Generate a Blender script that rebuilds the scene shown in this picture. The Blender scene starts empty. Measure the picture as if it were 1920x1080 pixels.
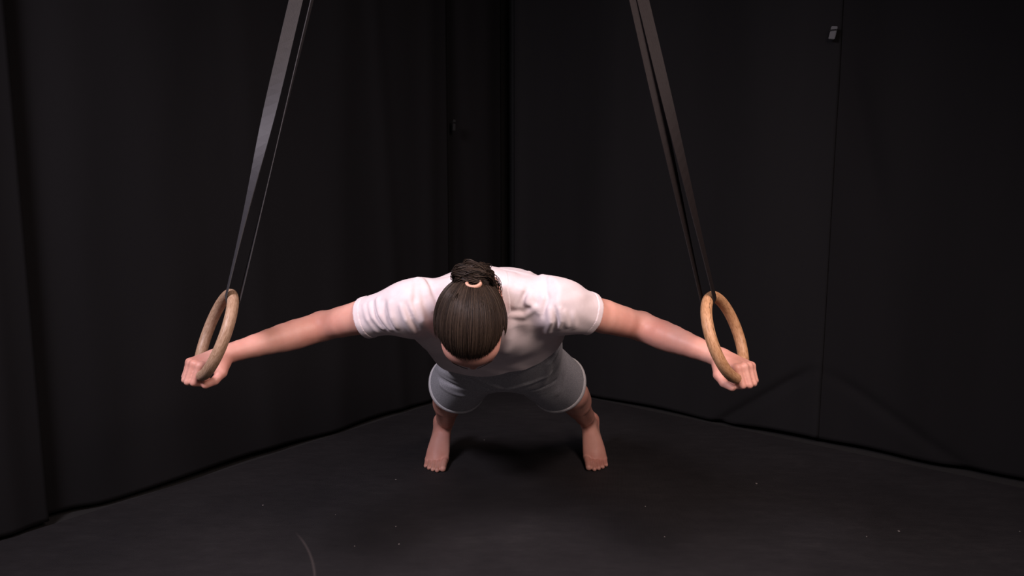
import bpy, math, random
import numpy as np
from mathutils import Vector

# ---------------------------------------------------------------- camera / light / exposure
scene = bpy.context.scene
col = scene.collection
CAM_H, PITCH, FPX = 1.087, math.radians(7.06), 1291.0
cam_d = bpy.data.cameras.new('camera'); cam = bpy.data.objects.new('camera', cam_d); col.objects.link(cam)
cam.location = (0, 0, CAM_H); cam.rotation_euler = (math.pi/2 - PITCH, 0, 0)
cam_d.sensor_width = 36.0; cam_d.lens = FPX*36.0/1920.0; cam_d.clip_start = 0.05
scene.camera = cam
scene.view_settings.view_transform = 'Standard'; scene.view_settings.look = 'None'
scene.view_settings.gamma = 1.0; scene.view_settings.use_curve_mapping = False
scene.view_settings.exposure = 0.0

w = bpy.data.worlds.new('dim_studio'); scene.world = w; w.use_nodes = True
w.node_tree.nodes['Background'].inputs[0].default_value = (0.95, 0.86, 0.90, 1)
w.node_tree.nodes['Background'].inputs[1].default_value = 0.10

def area(name, loc, target, size, power, color, spread=180):
    d = bpy.data.lights.new(name, 'AREA'); d.shape = 'RECTANGLE'; d.size, d.size_y = size
    d.energy = power; d.color = color; d.spread = math.radians(spread)
    o = bpy.data.objects.new(name, d); col.objects.link(o); o.location = loc
    o.rotation_euler = (Vector(target)-Vector(loc)).to_track_quat('-Z', 'Y').to_euler()
    return o
area('key_softbox', (-1.28, 0.42, 2.32), (-0.05, 1.8, 0.6), (0.7, 0.7), 40, (0.98, 0.88, 0.99), 130)
area('fill_softbox', (0.72, 0.58, 2.36), (0.28, 1.75, 0.85), (0.6, 0.6), 14, (1.0, 0.78, 0.74), 110)
area('front_softbox', (0.85, 0.20, 1.85), (0.05, 1.75, 0.75), (0.5, 0.5), 9, (1.0, 0.80, 0.72), 110)

# ---------------------------------------------------------------- helpers: pixel rays
cth, sth = math.cos(PITCH), math.sin(PITCH)
CAM = np.array([0, 0, CAM_H])
def ray(px, py):
    a, b = (px-960)/FPX, (py-540)/FPX
    return np.array([a, cth - b*sth, -sth - b*cth])
def P(px, py, Y):
    r = ray(px, py); return CAM + r*(Y/r[1])
def F(px, py, z=0.0):
    r = ray(px, py); return CAM + r*((z-CAM_H)/r[2])
def nrm(v):
    v = np.asarray(v, float); return v/np.linalg.norm(v)

# ---------------------------------------------------------------- helpers: objects
def tag(o, label=None, cat=None, group=None, kind=None):
    if label: o['label'] = label
    if cat: o['category'] = cat
    if group: o['group'] = group
    if kind: o['kind'] = kind
    return o
def mesh_obj(name, verts, faces, mat, parent=None, smooth=True):
    me = bpy.data.meshes.new(name)
    if isinstance(faces, np.ndarray):
        n = faces.shape[1]; nf = len(faces)
        me.vertices.add(len(verts)); me.vertices.foreach_set('co', np.asarray(verts, np.float32).ravel())
        me.loops.add(nf*n); me.loops.foreach_set('vertex_index', faces.astype(np.int32).ravel())
        me.polygons.add(nf); me.polygons.foreach_set('loop_start', np.arange(0, nf*n, n, dtype=np.int32))
        me.update(calc_edges=True); me.validate()
    else:
        me.from_pydata([tuple(map(float, v)) for v in verts], [], faces); me.update()
    if smooth: me.polygons.foreach_set('use_smooth', np.ones(len(me.polygons), dtype=bool))
    me.materials.append(mat)
    o = bpy.data.objects.new(name, me); col.objects.link(o)
    if parent: o.parent = parent
    return o

# ---------------------------------------------------------------- materials
def new_mat(name):
    m = bpy.data.materials.new(name); m.use_nodes = True
    nt = m.node_tree; b = nt.nodes['Principled BSDF']; return m, nt, b
def N(nt, t, **kw):
    n = nt.nodes.new(t)
    for k, v in kw.items():
        if k.startswith('i_'):
            key = k[2:]; n.inputs[int(key) if key.isdigit() else key.replace('_', ' ')].default_value = v
        else: setattr(n, k, v)
    return n
def ramp(nt, fac, stops):
    r = nt.nodes.new('ShaderNodeValToRGB'); e = r.color_ramp.elements
    while len(e) < len(stops): e.new(0.5)
    for s, (p, c) in zip(e, stops): s.position = p; s.color = (*c, 1)
    nt.links.new(fac, r.inputs[0]); return r.outputs[0]
def bump(nt, b, h, strength, dist):
    n = N(nt, 'ShaderNodeBump'); n.inputs['Strength'].default_value = strength; n.inputs['Distance'].default_value = dist
    nt.links.new(h, n.inputs['Height']); nt.links.new(n.outputs[0], b.inputs['Normal'])
def objcoord(nt, scale=(1, 1, 1), rot=(0, 0, 0)):
    t = nt.nodes.new('ShaderNodeTexCoord'); mp = nt.nodes.new('ShaderNodeMapping')
    mp.inputs['Scale'].default_value = scale; mp.inputs['Rotation'].default_value = rot
    nt.links.new(t.outputs['Object'], mp.inputs[0]); return mp.outputs[0]
def noise(nt, vec, scale, detail=3, rough=0.5):
    n = N(nt, 'ShaderNodeTexNoise'); n.inputs['Scale'].default_value = scale
    n.inputs['Detail'].default_value = detail; n.inputs['Roughness'].default_value = rough
    nt.links.new(vec, n.inputs['Vector']); return n.outputs[0]

def mat_skin():
    m, nt, b = new_mat('skin'); v = objcoord(nt)
    c = ramp(nt, noise(nt, v, 14, 4), [(0.3, (0.50, 0.225, 0.175)), (0.7, (0.60, 0.315, 0.25))])
    nt.links.new(c, b.inputs['Base Color']); b.inputs['Roughness'].default_value = 0.5
    b.inputs['Subsurface Weight'].default_value = 0.12; b.inputs['Subsurface Radius'].default_value = (0.012, 0.004, 0.002)
    b.inputs['Specular IOR Level'].default_value = 0.35
    bump(nt, b, noise(nt, v, 260, 2), 0.12, 0.001); return m
def mat_cloth(name, c0, c1, scale, stretch=(1, 1, 1), bscale=900, rough=0.85):
    m, nt, b = new_mat(name); v = objcoord(nt, stretch)
    c = ramp(nt, noise(nt, v, scale, 4, 0.7), [(0.3, c0), (0.7, c1)])
    nt.links.new(c, b.inputs['Base Color']); b.inputs['Roughness'].default_value = rough
    b.inputs['Specular IOR Level'].default_value = 0.15; b.inputs['Sheen Weight'].default_value = 0.08
    bump(nt, b, noise(nt, objcoord(nt), bscale, 2), 0.15, 0.001); return m
def mat_curtain(name, c0, c1):
    m, nt, b = new_mat(name); v = objcoord(nt, (1, 1, 0.12))
    c = ramp(nt, noise(nt, v, 2.5, 3), [(0.25, c0), (0.75, c1)])
    nt.links.new(c, b.inputs['Base Color']); b.inputs['Roughness'].default_value = 0.9
    b.inputs['Specular IOR Level'].default_value = 0.1
    bump(nt, b, noise(nt, objcoord(nt, (1, 1, 0.25)), 7, 4), 0.2, 0.01); return m
def mat_plain(name, c, rough=0.6, metal=0.0):
    m, nt, b = new_mat(name); v = objcoord(nt)
    cc = ramp(nt, noise(nt, v, 30, 3), [(0.2, tuple(x*0.85 for x in c)), (0.8, tuple(min(1, x*1.1) for x in c))])
    nt.links.new(cc, b.inputs['Base Color']); b.inputs['Roughness'].default_value = rough; b.inputs['Metallic'].default_value = metal
    return m
def mat_wood(name, k=(1, 1, 1)):
    # object space: ring axis = Z; grain runs around the ring -> use radial bands, stretched noise in polar coordinates
    m, nt, b = new_mat(name)
    t = nt.nodes.new('ShaderNodeTexCoord'); s = nt.nodes.new('ShaderNodeSeparateXYZ'); nt.links.new(t.outputs['Object'], s.inputs[0])
    at = N(nt, 'ShaderNodeMath', operation='ARCTAN2'); nt.links.new(s.outputs[1], at.inputs[0]); nt.links.new(s.outputs[0], at.inputs[1])
    x2 = N(nt, 'ShaderNodeVectorMath', operation='LENGTH'); cx = nt.nodes.new('ShaderNodeCombineXYZ')
    nt.links.new(s.outputs[0], cx.inputs[0]); nt.links.new(s.outputs[1], cx.inputs[1]); nt.links.new(cx.outputs[0], x2.inputs[0])
    cv = nt.nodes.new('ShaderNodeCombineXYZ'); mu = N(nt, 'ShaderNodeMath', operation='MULTIPLY'); mu.inputs[1].default_value = 0.02
    nt.links.new(at.outputs[0], mu.inputs[0]); nt.links.new(mu.outputs[0], cv.inputs[0]); nt.links.new(x2.outputs['Value'], cv.inputs[1]); nt.links.new(s.outputs[2], cv.inputs[2])
    n = noise(nt, cv.outputs[0], 420, 4, 0.65)
    c = ramp(nt, n, [(0.32, (0.27*k[0], 0.135*k[1], 0.060*k[2])), (0.55, (0.46*k[0], 0.262*k[1], 0.135*k[2])), (0.75, (0.54*k[0], 0.33*k[1], 0.19*k[2]))])
    nt.links.new(c, b.inputs['Base Color']); b.inputs['Roughness'].default_value = 0.48; b.inputs['Specular IOR Level'].default_value = 0.35
    bump(nt, b, n, 0.15, 0.001); return m
def mat_strap(name='strap_webbing', k=(1, 1, 1)):
    m, nt, b = new_mat(name)
    uv = nt.nodes.new('ShaderNodeUVMap'); wv = N(nt, 'ShaderNodeTexWave', wave_type='BANDS', bands_direction='Y')
    wv.inputs['Scale'].default_value = 90; wv.inputs['Distortion'].default_value = 0.2
    nt.links.new(uv.outputs[0], wv.inputs['Vector'])
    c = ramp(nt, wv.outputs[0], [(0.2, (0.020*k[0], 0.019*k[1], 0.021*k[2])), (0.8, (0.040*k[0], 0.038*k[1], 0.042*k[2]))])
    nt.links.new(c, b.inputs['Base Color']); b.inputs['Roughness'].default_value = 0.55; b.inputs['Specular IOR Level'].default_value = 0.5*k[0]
    bump(nt, b, wv.outputs[0], 0.4, 0.001); return m

# scuff on the mat: an arc of a circle through three floor points
def circ3(a, b, c):
    A = np.array([[2*(b[0]-a[0]), 2*(b[1]-a[1])], [2*(c[0]-a[0]), 2*(c[1]-a[1])]])
    r = np.array([b[0]**2+b[1]**2-a[0]**2-a[1]**2, c[0]**2+c[1]**2-a[0]**2-a[1]**2])
    o = np.linalg.solve(A, r); return o, np.hypot(a[0]-o[0], a[1]-o[1])
def mat_floor():
    m, nt, b = new_mat('black_rubber'); v = objcoord(nt)
    n1 = noise(nt, v, 2.2, 5, 0.6); n2 = noise(nt, objcoord(nt, (1, 3, 1), (0, 0, 0.5)), 9, 6, 0.75)
    mx = N(nt, 'ShaderNodeMath', operation='MULTIPLY'); nt.links.new(n1, mx.inputs[0]); nt.links.new(n2, mx.inputs[1])
    c = ramp(nt, mx.outputs[0], [(0.12, (0.0155, 0.0142, 0.0155)), (0.30, (0.0225, 0.0207, 0.0222)), (0.5, (0.034, 0.031, 0.032))])
    # worn scuff arc
    p0, p1, p2 = F(548, 992), F(577, 1030), F(590, 1080)
    o, R = circ3(p0, p1, p2)
    t = nt.nodes.new('ShaderNodeTexCoord'); sub = N(nt, 'ShaderNodeVectorMath', operation='SUBTRACT'); sub.inputs[1].default_value = (o[0], o[1], 0)
    nt.links.new(t.outputs['Object'], sub.inputs[0])
    fl = N(nt, 'ShaderNodeVectorMath', operation='MULTIPLY'); fl.inputs[1].default_value = (1, 1, 0); nt.links.new(sub.outputs[0], fl.inputs[0])
    ln = N(nt, 'ShaderNodeVectorMath', operation='LENGTH'); nt.links.new(fl.outputs[0], ln.inputs[0])
    d = N(nt, 'ShaderNodeMath', operation='SUBTRACT'); d.inputs[1].default_value = R; nt.links.new(ln.outputs['Value'], d.inputs[0])
    ab = N(nt, 'ShaderNodeMath', operation='ABSOLUTE'); nt.links.new(d.outputs[0], ab.inputs[0])
    mr = N(nt, 'ShaderNodeMapRange'); mr.inputs[1].default_value = 0.0; mr.inputs[2].default_value = 0.006; mr.inputs[3].default_value = 1; mr.inputs[4].default_value = 0
    nt.links.new(ab.outputs[0], mr.inputs[0])
    mid = (p1+(0, 0, 0)); dist = N(nt, 'ShaderNodeVectorMath', operation='DISTANCE'); dist.inputs[1].default_value = tuple(F(577, 1045))
    nt.links.new(t.outputs['Object'], dist.inputs[0])
    mr2 = N(nt, 'ShaderNodeMapRange'); mr2.inputs[1].default_value = 0.10; mr2.inputs[2].default_value = 0.19; mr2.inputs[3].default_value = 0.6; mr2.inputs[4].default_value = 0
    nt.links.new(dist.outputs['Value'], mr2.inputs[0])
    mm = N(nt, 'ShaderNodeMath', operation='MULTIPLY'); nt.links.new(mr.outputs[0], mm.inputs[0]); nt.links.new(mr2.outputs[0], mm.inputs[1])
    mix = N(nt, 'ShaderNodeMix', data_type='RGBA'); nt.links.new(mm.outputs[0], mix.inputs[0]); nt.links.new(c, mix.inputs[6]); mix.inputs[7].default_value = (0.085, 0.07, 0.068, 1)
    nt.links.new(mix.outputs[2], b.inputs['Base Color'])
    b.inputs['Roughness'].default_value = 0.75; b.inputs['Specular IOR Level'].default_value = 0.25
    wv = N(nt, 'ShaderNodeTexWave', wave_type='BANDS', bands_direction='X'); wv.inputs['Scale'].default_value = 60; nt.links.new(objcoord(nt, (1, 1, 1), (0, 0, 0.15)), wv.inputs[0])
    bump(nt, b, wv.outputs[0], 0.10, 0.001); return m

M_skin = mat_skin()
M_shirt = mat_cloth('white_cotton', (0.595, 0.515, 0.53), (0.655, 0.57, 0.585), 40)
M_rib = mat_cloth('white_cotton_hem', (0.61, 0.53, 0.545), (0.67, 0.585, 0.60), 120)
M_short = mat_cloth('grey_heather', (0.21, 0.21, 0.228), (0.41, 0.41, 0.44), 260, (1, 0.35, 1))
M_cuff = mat_cloth('pale_grey_cuff', (0.42, 0.41, 0.42), (0.56, 0.55, 0.56), 200)
M_hair = mat_plain('dark_brown_hair', (0.018, 0.012, 0.009), 0.6)
def mat_strand():
    m, nt, b = new_mat('dark_brown_strands'); a = nt.nodes.new('ShaderNodeAttribute'); a.attribute_name = 'tone'
    c = ramp(nt, a.outputs['Fac'], [(0.0, (0.010, 0.0065, 0.005)), (0.6, (0.026, 0.0172, 0.0125)), (1.0, (0.058, 0.039, 0.028))])
    nt.links.new(c, b.inputs['Base Color']); b.inputs['Roughness'].default_value = 0.5; b.inputs['Specular IOR Level'].default_value = 0.16; return m
M_strand = mat_strand()
M_tie = mat_plain('peach_hair_tie', (0.55, 0.30, 0.22), 0.6)
M_curt = mat_curtain('black_curtain', (0.0092, 0.0088, 0.0095), (0.0128, 0.0122, 0.0132))
M_curt2 = mat_curtain('black_curtain_charcoal', (0.0108, 0.0105, 0.0114), (0.0152, 0.0147, 0.0158))
M_wall = mat_plain('black_wall', (0.012, 0.012, 0.012), 0.9)
M_ceil = mat_plain('black_ceiling', (0.02, 0.02, 0.02), 0.9)
M_conc = mat_plain('dark_concrete', (0.02, 0.019, 0.019), 0.85)
M_floor = mat_floor()
M_woodA = mat_wood('birch_ring_pale', (0.80, 0.90, 1.15)); M_woodB = mat_wood('birch_ring_warm', (0.96, 0.92, 0.92))
M_strap = mat_strap(); M_strap_shaded = mat_strap('strap_webbing_shaded', (0.32, 0.26, 0.24))  # same webbing twice; the second copy has its dim, warm lighting put into the colour
M_metal = mat_plain('black_steel', (0.03, 0.03, 0.03), 0.4, 0.8)
M_clip = mat_plain('grey_clip', (0.045, 0.045, 0.048), 0.5)
M_crumb = mat_plain('pale_crumb', (0.19, 0.17, 0.16), 0.8)
M_cord = mat_plain('grey_cord', (0.22, 0.21, 0.21), 0.8)

# ---------------------------------------------------------------- room shell
H_CEIL = 2.46
LA, LB = F(0, 1013), F(715, 787)          # mat edge under the left curtain
RA, RB = F(1110, 747), F(1920, 915)       # mat edge under the right curtain
uL, uR = nrm((LB-LA)[:2]), nrm((RB-RA)[:2])
A2 = np.array([[uL[0], -uR[0]], [uL[1], -uR[1]]])
tt = np.linalg.solve(A2, (RA-LA)[:2]); CORNER = LA[:2] + uL*tt[0]
nL = np.array([uL[1], -uL[0]]);  nL = nL if np.dot(nL, -CORNER) > 0 else -nL      # towards the room
nR = np.array([uR[1], -uR[0]]);  nR = nR if np.dot(nR, -CORNER) > 0 else -nR
LEN_L, LEN_R = 4.6, 5.2
def xy(c, s, d): return np.array([*(c)]) if False else None
def ptL(s, off): return CORNER - uL*s + nL*off      # s metres out of the corner along the left wall
def ptR(s, off): return CORNER + uR*s + nR*off
def slab(name, pts, z0, z1, mat, parent=None):
    n = len(pts); v = [(*p, z0) for p in pts] + [(*p, z1) for p in pts]
    f = [list(range(n))[::-1], list(range(n, 2*n))] + [[i, (i+1) % n, n+(i+1) % n, n+i] for i in range(n)]
    return mesh_obj(name, v, f, mat, parent, smooth=False)
BACK = 0.20
cc = CORNER - (nL+nR)*BACK
endL, endR = ptL(LEN_L, -BACK), ptR(LEN_R, -BACK)
far = endL + (endR-cc)
tag(slab('floor', [cc, endL, far, endR], -0.10, -0.012, M_conc), 'dark concrete floor under the rubber mat', 'floor', kind='structure')
tag(slab('ceiling', [cc, endL, far, endR], H_CEIL, H_CEIL+0.1, M_ceil), 'black ceiling above the straps', 'ceiling', kind='structure')
tag(slab('wall_left', [cc-nL*0.1-nR*0.1, cc-nR*0.1, endL, endL-nL*0.1], -0.1, H_CEIL+0.1, M_wall), 'black wall behind the left curtain', 'wall', kind='structure')
tag(slab('wall_right', [cc-nR*0.1, cc, endR, endR-nR*0.1], -0.1, H_CEIL+0.1, M_wall), 'black wall behind the right curtain', 'wall', kind='structure')

# rubber mat
mat_o = slab('rubber_mat', [CORNER, ptL(LEN_L, 0.0), ptL(LEN_L, 0)+uR*LEN_R, ptR(LEN_R, 0.0)], -0.012, 0.0, M_floor)
bv = mat_o.modifiers.new('edge', 'BEVEL'); bv.width = 0.004; bv.segments = 2
tag(mat_o, 'black ribbed rubber mat with pale scuffs covering the floor', 'mat')

# ---------------------------------------------------------------- curtains
def vn(x, seed):            # smooth 1D value noise
    rs = np.random.RandomState(seed); t = rs.rand(512)
    i = np.floor(x).astype(int); f = x-i; f = f*f*(3-2*f); return t[i % 512]*(1-f) + t[(i+1) % 512]*f
def curtain(name, pt, s0, s1, folds, mat, label, base=0.03, seed=1, z0=0.012, tilt=0.0, top=2.44, extra=None, wave=0.003):
    ns, nz = int((s1-s0)/0.012)+1, 150
    S, Z = np.meshgrid(np.linspace(s0, s1, ns), np.linspace(0, 1, nz), indexing='ij')
    hem = z0 + 0.016*(vn(S*3.1, seed+9)-0.4)
    ZZ = hem + (top-hem)*Z
    off = -base + wave*(vn(S*5.0+0.15*vn(ZZ*1.5, seed), seed+1)-0.5)*2 + 0.006*(vn(S*2.1-ZZ*0.3, seed+2)-0.5)
    off += 0.010*(vn(S*7+ZZ*1.7, seed+3)-0.5)*np.exp(-ZZ*1.3)
    for (sc, wd, am, lean) in folds:
        off += am*np.exp(-((S-sc-lean*(ZZ-1.0))/wd)**2)
    if extra is not None: off += extra(S, ZZ)
    XY = np.stack([pt(s, 0) for s in S[:, 0]]); nn = nL if pt is ptL else nR
    V = np.empty((ns, nz, 3)); V[..., :2] = XY[:, None, :] + nn*off[..., None]; V[..., 2] = ZZ
    idx = np.arange(ns*nz).reshape(ns, nz)
    q = np.stack([idx[:-1, :-1], idx[1:, :-1], idx[1:, 1:], idx[:-1, 1:]], -1).reshape(-1, 4)
    o = mesh_obj(name, V.reshape(-1, 3), q, mat)
    sd = o.modifiers.new('thickness', 'SOLIDIFY'); sd.thickness = 0.003; sd.offset = 0
    return tag(o, label, 'curtain')
def s_of(px, py, side):      # metres out of the corner for a pixel on the wall plane
    r = ray(px, py); n = nL if side == 'L' else nR; u = -uL if side == 'L' else uR
    k = np.dot(CORNER-CAM[:2], n)/np.dot(r[:2], n); p = CAM[:2]+r[:2]*k
    return float(np.dot(p-CORNER, u)), float(CAM_H+r[2]*k)
sA = s_of(850, 400, 'L')[0]; sEdge = s_of(22, 640, 'L')[0]
curtain('black_curtain', ptL, sA+0.01, sEdge-0.02,
        [(s_of(300, 300, 'L')[0], .16, .018, .02), (s_of(90, 300, 'L')[0], .07, -.035, 0), (s_of(480, 300, 'L')[0], .06, .006, .03), (s_of(640, 300, 'L')[0], .08, .007, -.05),
         (s_of(740, 600, 'L')[0], .05, .008, .06), (s_of(810, 300, 'L')[0], .06, .010, -.02), (s_of(60, 640, 'L')[0], .05, -.02, 0)],
        M_curt, 'wide black curtain covering the wall behind the ring with the bright grey strap', 0.03, 3)
curtain('black_curtain', ptL, sEdge-0.06, LEN_L, [(sEdge+.05, .05, .02, 0)], M_curt,
        'black curtain with a straight free edge overlapping the wide curtain', 0.005, 21)
curtain('black_curtain', ptL, -0.03, sA+0.03, [(0.30, .06, -.008, .05), (0.10, .08, .012, 0)], M_curt,
        'narrow black curtain strip filling the corner behind the hair bun', 0.055, 33)
sC = s_of(1549, 300, 'R')[0]; zT = s_of(1540, 690, 'R')[1]; zC = s_of(1552, 63, 'R')[1]
def tent(S, Z):              # the cloth is pinched at (sC, zT) and falls in two slanting folds; a slit runs below the clip
    d = np.maximum(zT-Z, 0)
    l = np.exp(-((S-(sC-d*1.25))/0.035)**2)*np.where(Z < zT, 1, 0)*np.clip(d*12, 0, 1)
    r = np.exp(-((S-(sC+d*1.7))/0.05)**2)*np.where(Z < zT, 1, 0)*np.clip(d*12, 0, 1)
    k = np.exp(-((S-sC)/0.012)**2)*np.clip((zT+0.04-Z)*20, 0, 1)
    up = np.clip(zC-Z, 0, 3)
    diag = np.exp(-((S-(sC+0.03+up*0.22))/0.06)**2)*np.clip(up*4, 0, 1)*np.clip((Z-0.9)*3, 0, 1)
    return -0.022*l - 0.012*r + 0.006*k - 0.022*diag - (0.005*np.exp(-((S-sC-0.02)/0.03)**2) if S.max() < sC+0.1 else 0)
curtain('black_curtain', ptR, 0.04, sC+0.02,
        [(0.06, .05, .015, 0), (s_of(1400, 300, 'R')[0], .22, .025, .03), (s_of(1130, 300, 'R')[0], .15, .02, 0)],
        M_curt2, 'smooth charcoal black curtain hanging between the corner and the small grey clip', 0.045, 45, extra=tent)
curtain('black_curtain', ptR, sC-0.006, LEN_R, [(sC+.55, .12, .02, .1), (sC+0.95, .2, -.03, 0)],
        M_curt, 'black curtain beyond the slit below the small grey clip, creased diagonally', 0.060, 57, extra=tent)

# small grey clip that holds the two right curtain panels together
def boxmesh(bm, c, s):
    import bmesh
    r = bmesh.ops.create_cube(bm, size=1.0)
    for v in r['verts']: v.co = Vector(c) + Vector((v.co.x*s[0], v.co.y*s[1], v.co.z*s[2]))
import bmesh
def bm_obj(name, bm, mat, parent=None, smooth=False, bevel=0):
    if bevel: bmesh.ops.bevel(bm, geom=bm.edges[:], offset=bevel, segments=2, affect='EDGES')
    me = bpy.data.meshes.new(name); bm.to_mesh(me); bm.free(); me.materials.append(mat)
    if smooth:
        for p in me.polygons: p.use_smooth = True
    o = bpy.data.objects.new(name, me); col.objects.link(o)
    if parent: o.parent = parent
    return o
def clip(p, rot, sz, mat, tilt, label):
    root = bpy.data.objects.new('curtain_clip', None); col.objects.link(root); root.location = tuple(map(float, p)); root.rotation_euler = (0, 0, rot)
    tag(root, label, 'clip'); w_, h_ = sz
    bm = bmesh.new(); boxmesh(bm, (0, -0.012, 0), (w_, 0.008, h_)); o = bm_obj('front_jaw', bm, mat, root, bevel=0.002); o.rotation_euler = (0, math.radians(tilt), 0)
    bm = bmesh.new(); boxmesh(bm, (0, -0.002, -0.003), (w_*0.85, 0.008, h_*0.9)); o = bm_obj('back_jaw', bm, M_metal, root, bevel=0.002); o.rotation_euler = (0, math.radians(tilt), 0)
    bm = bmesh.new(); bmesh.ops.create_cone(bm, segments=12, radius1=0.004, radius2=0.004, depth=w_*1.08, cap_ends=True)
    o = bm_obj('hinge_pin', bm, M_metal, root); o.rotation_euler = (0, math.radians(90), 0); o.location = (0, -0.014, h_*0.2)
clip((*ptR(sC, -0.012), zC), math.atan2(uR[1], uR[0]), (0.026, 0.052), M_clip, 11, 'small grey clip pinching the black curtain at the top of the slit')
sB2, zB2 = s_of(850, 235, 'L')
clip((*ptL(sB2, -0.004), zB2), math.atan2(uL[1], uL[0]), (0.014, 0.060), M_wall, 2, 'tiny black piece on the curtain joint above the hair bun')  # small dark mark of unclear nature at the joint, built with the clip shape

# ---------------------------------------------------------------- signed distance modelling
class Prim:
    __slots__ = ('fn', 'c', 'r', 'k', 'op')
    def __init__(s, fn, c, r, k, op): s.fn, s.c, s.r, s.k, s.op = fn, np.asarray(c, np.float32), r, k, op
def rc(a, b, ra, rb, k=0.02, op='u'):
    a, b = np.asarray(a, np.float32), np.asarray(b, np.float32); d = b-a; L2 = float(d@d)+1e-12
    def fn(p):
        q = p-a; t = np.clip(q@d/L2, 0, 1); e = q - t[:, None]*d
        return np.sqrt((e*e).sum(1)) - (ra+(rb-ra)*t)
    return Prim(fn, (a+b)/2, math.sqrt(L2)/2+max(ra, rb), k, op)
def ell(c, axes, radii, k=0.02, op='u'):
    c = np.asarray(c, np.float32); R = np.asarray(axes, np.float32); r = np.asarray(radii, np.float32)
    def fn(p):
        q = (p-c)@R.T; a = np.sqrt(((q/r)**2).sum(1)); b = np.sqrt(((q/(r*r))**2).sum(1))+1e-9
        return a*(a-1)/b
    return Prim(fn, c, float(r.max()), k, op)
def loft(p0, p1, vdir, ts, a, b, cv=None, cw=None, n=2.0, k=0.02, op='u', grow=0.0):
    p0, p1 = np.asarray(p0, float), np.asarray(p1, float); L = np.linalg.norm(p1-p0); u = (p1-p0)/L
    v = nrm(np.asarray(vdir, float)-np.dot(vdir, u)*u); wv = np.cross(u, v)
    ts, a, b = map(lambda x: np.asarray(x, float), (ts, a, b)); a = a+grow; b = b+grow
    cv = np.zeros_like(ts) if cv is None else np.asarray(cv, float); cw = np.zeros_like(ts) if cw is None else np.asarray(cw, float)
    T = np.linspace(ts[0], ts[-1], 65)
    def sm(y):
        z = np.interp(T, ts, y)
        for _ in range(20): z[1:-1] = (z[:-2]+2*z[1:-1]+z[2:])/4
        return z
    A, B, CV, CW = sm(a), sm(b), sm(cv), sm(cw)
    M = np.stack([u, v, wv]).astype(np.float32); p0f = p0.astype(np.float32)
    t0, t1 = ts[0], ts[-1]
    def fn(p):
        q = (p-p0f)@M.T; t = q[:, 0]/L; tc = np.clip(t, t0, t1)
        aa = np.interp(tc, T, A); bb = np.interp(tc, T, B)
        x = np.abs(q[:, 1]-np.interp(tc, T, CV))/aa; y = np.abs(q[:, 2]-np.interp(tc, T, CW))/bb
        r = np.sqrt(x*x+y*y) if n == 2.0 else (x**n+y**n)**(1.0/n)
        d = (r-1)*np.minimum(aa, bb)
        e = (np.maximum(t0-t, t-t1))*L
        return (np.sqrt(np.maximum(d, 0)**2+np.maximum(e, 0)**2)+np.minimum(np.maximum(d, e), 0)).astype(np.float32)
    mid = p0+(p1-p0)*(t0+t1)/2
    return Prim(fn, mid, L*(t1-t0)/2+float(max(a.max(), b.max()))+float(np.abs(cv).max()+np.abs(cw).max()), k, op)
def evalp(prims, p, margin=None, c=None, rad=None):
    d = np.full(len(p), 0.2, np.float32)
    for q in prims:
        if c is not None and np.linalg.norm(q.c-c) > q.r+rad+q.k+0.03: continue
        e = q.fn(p).astype(np.float32)
        if q.op == 's': e = -e; h = np.maximum(q.k-np.abs(d-e), 0)/q.k; d = np.maximum(d, e)+h*h*q.k*0.25
        else: h = np.maximum(q.k-np.abs(d-e), 0)/q.k; d = np.minimum(d, e)-h*h*q.k*0.25
    return d
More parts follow.
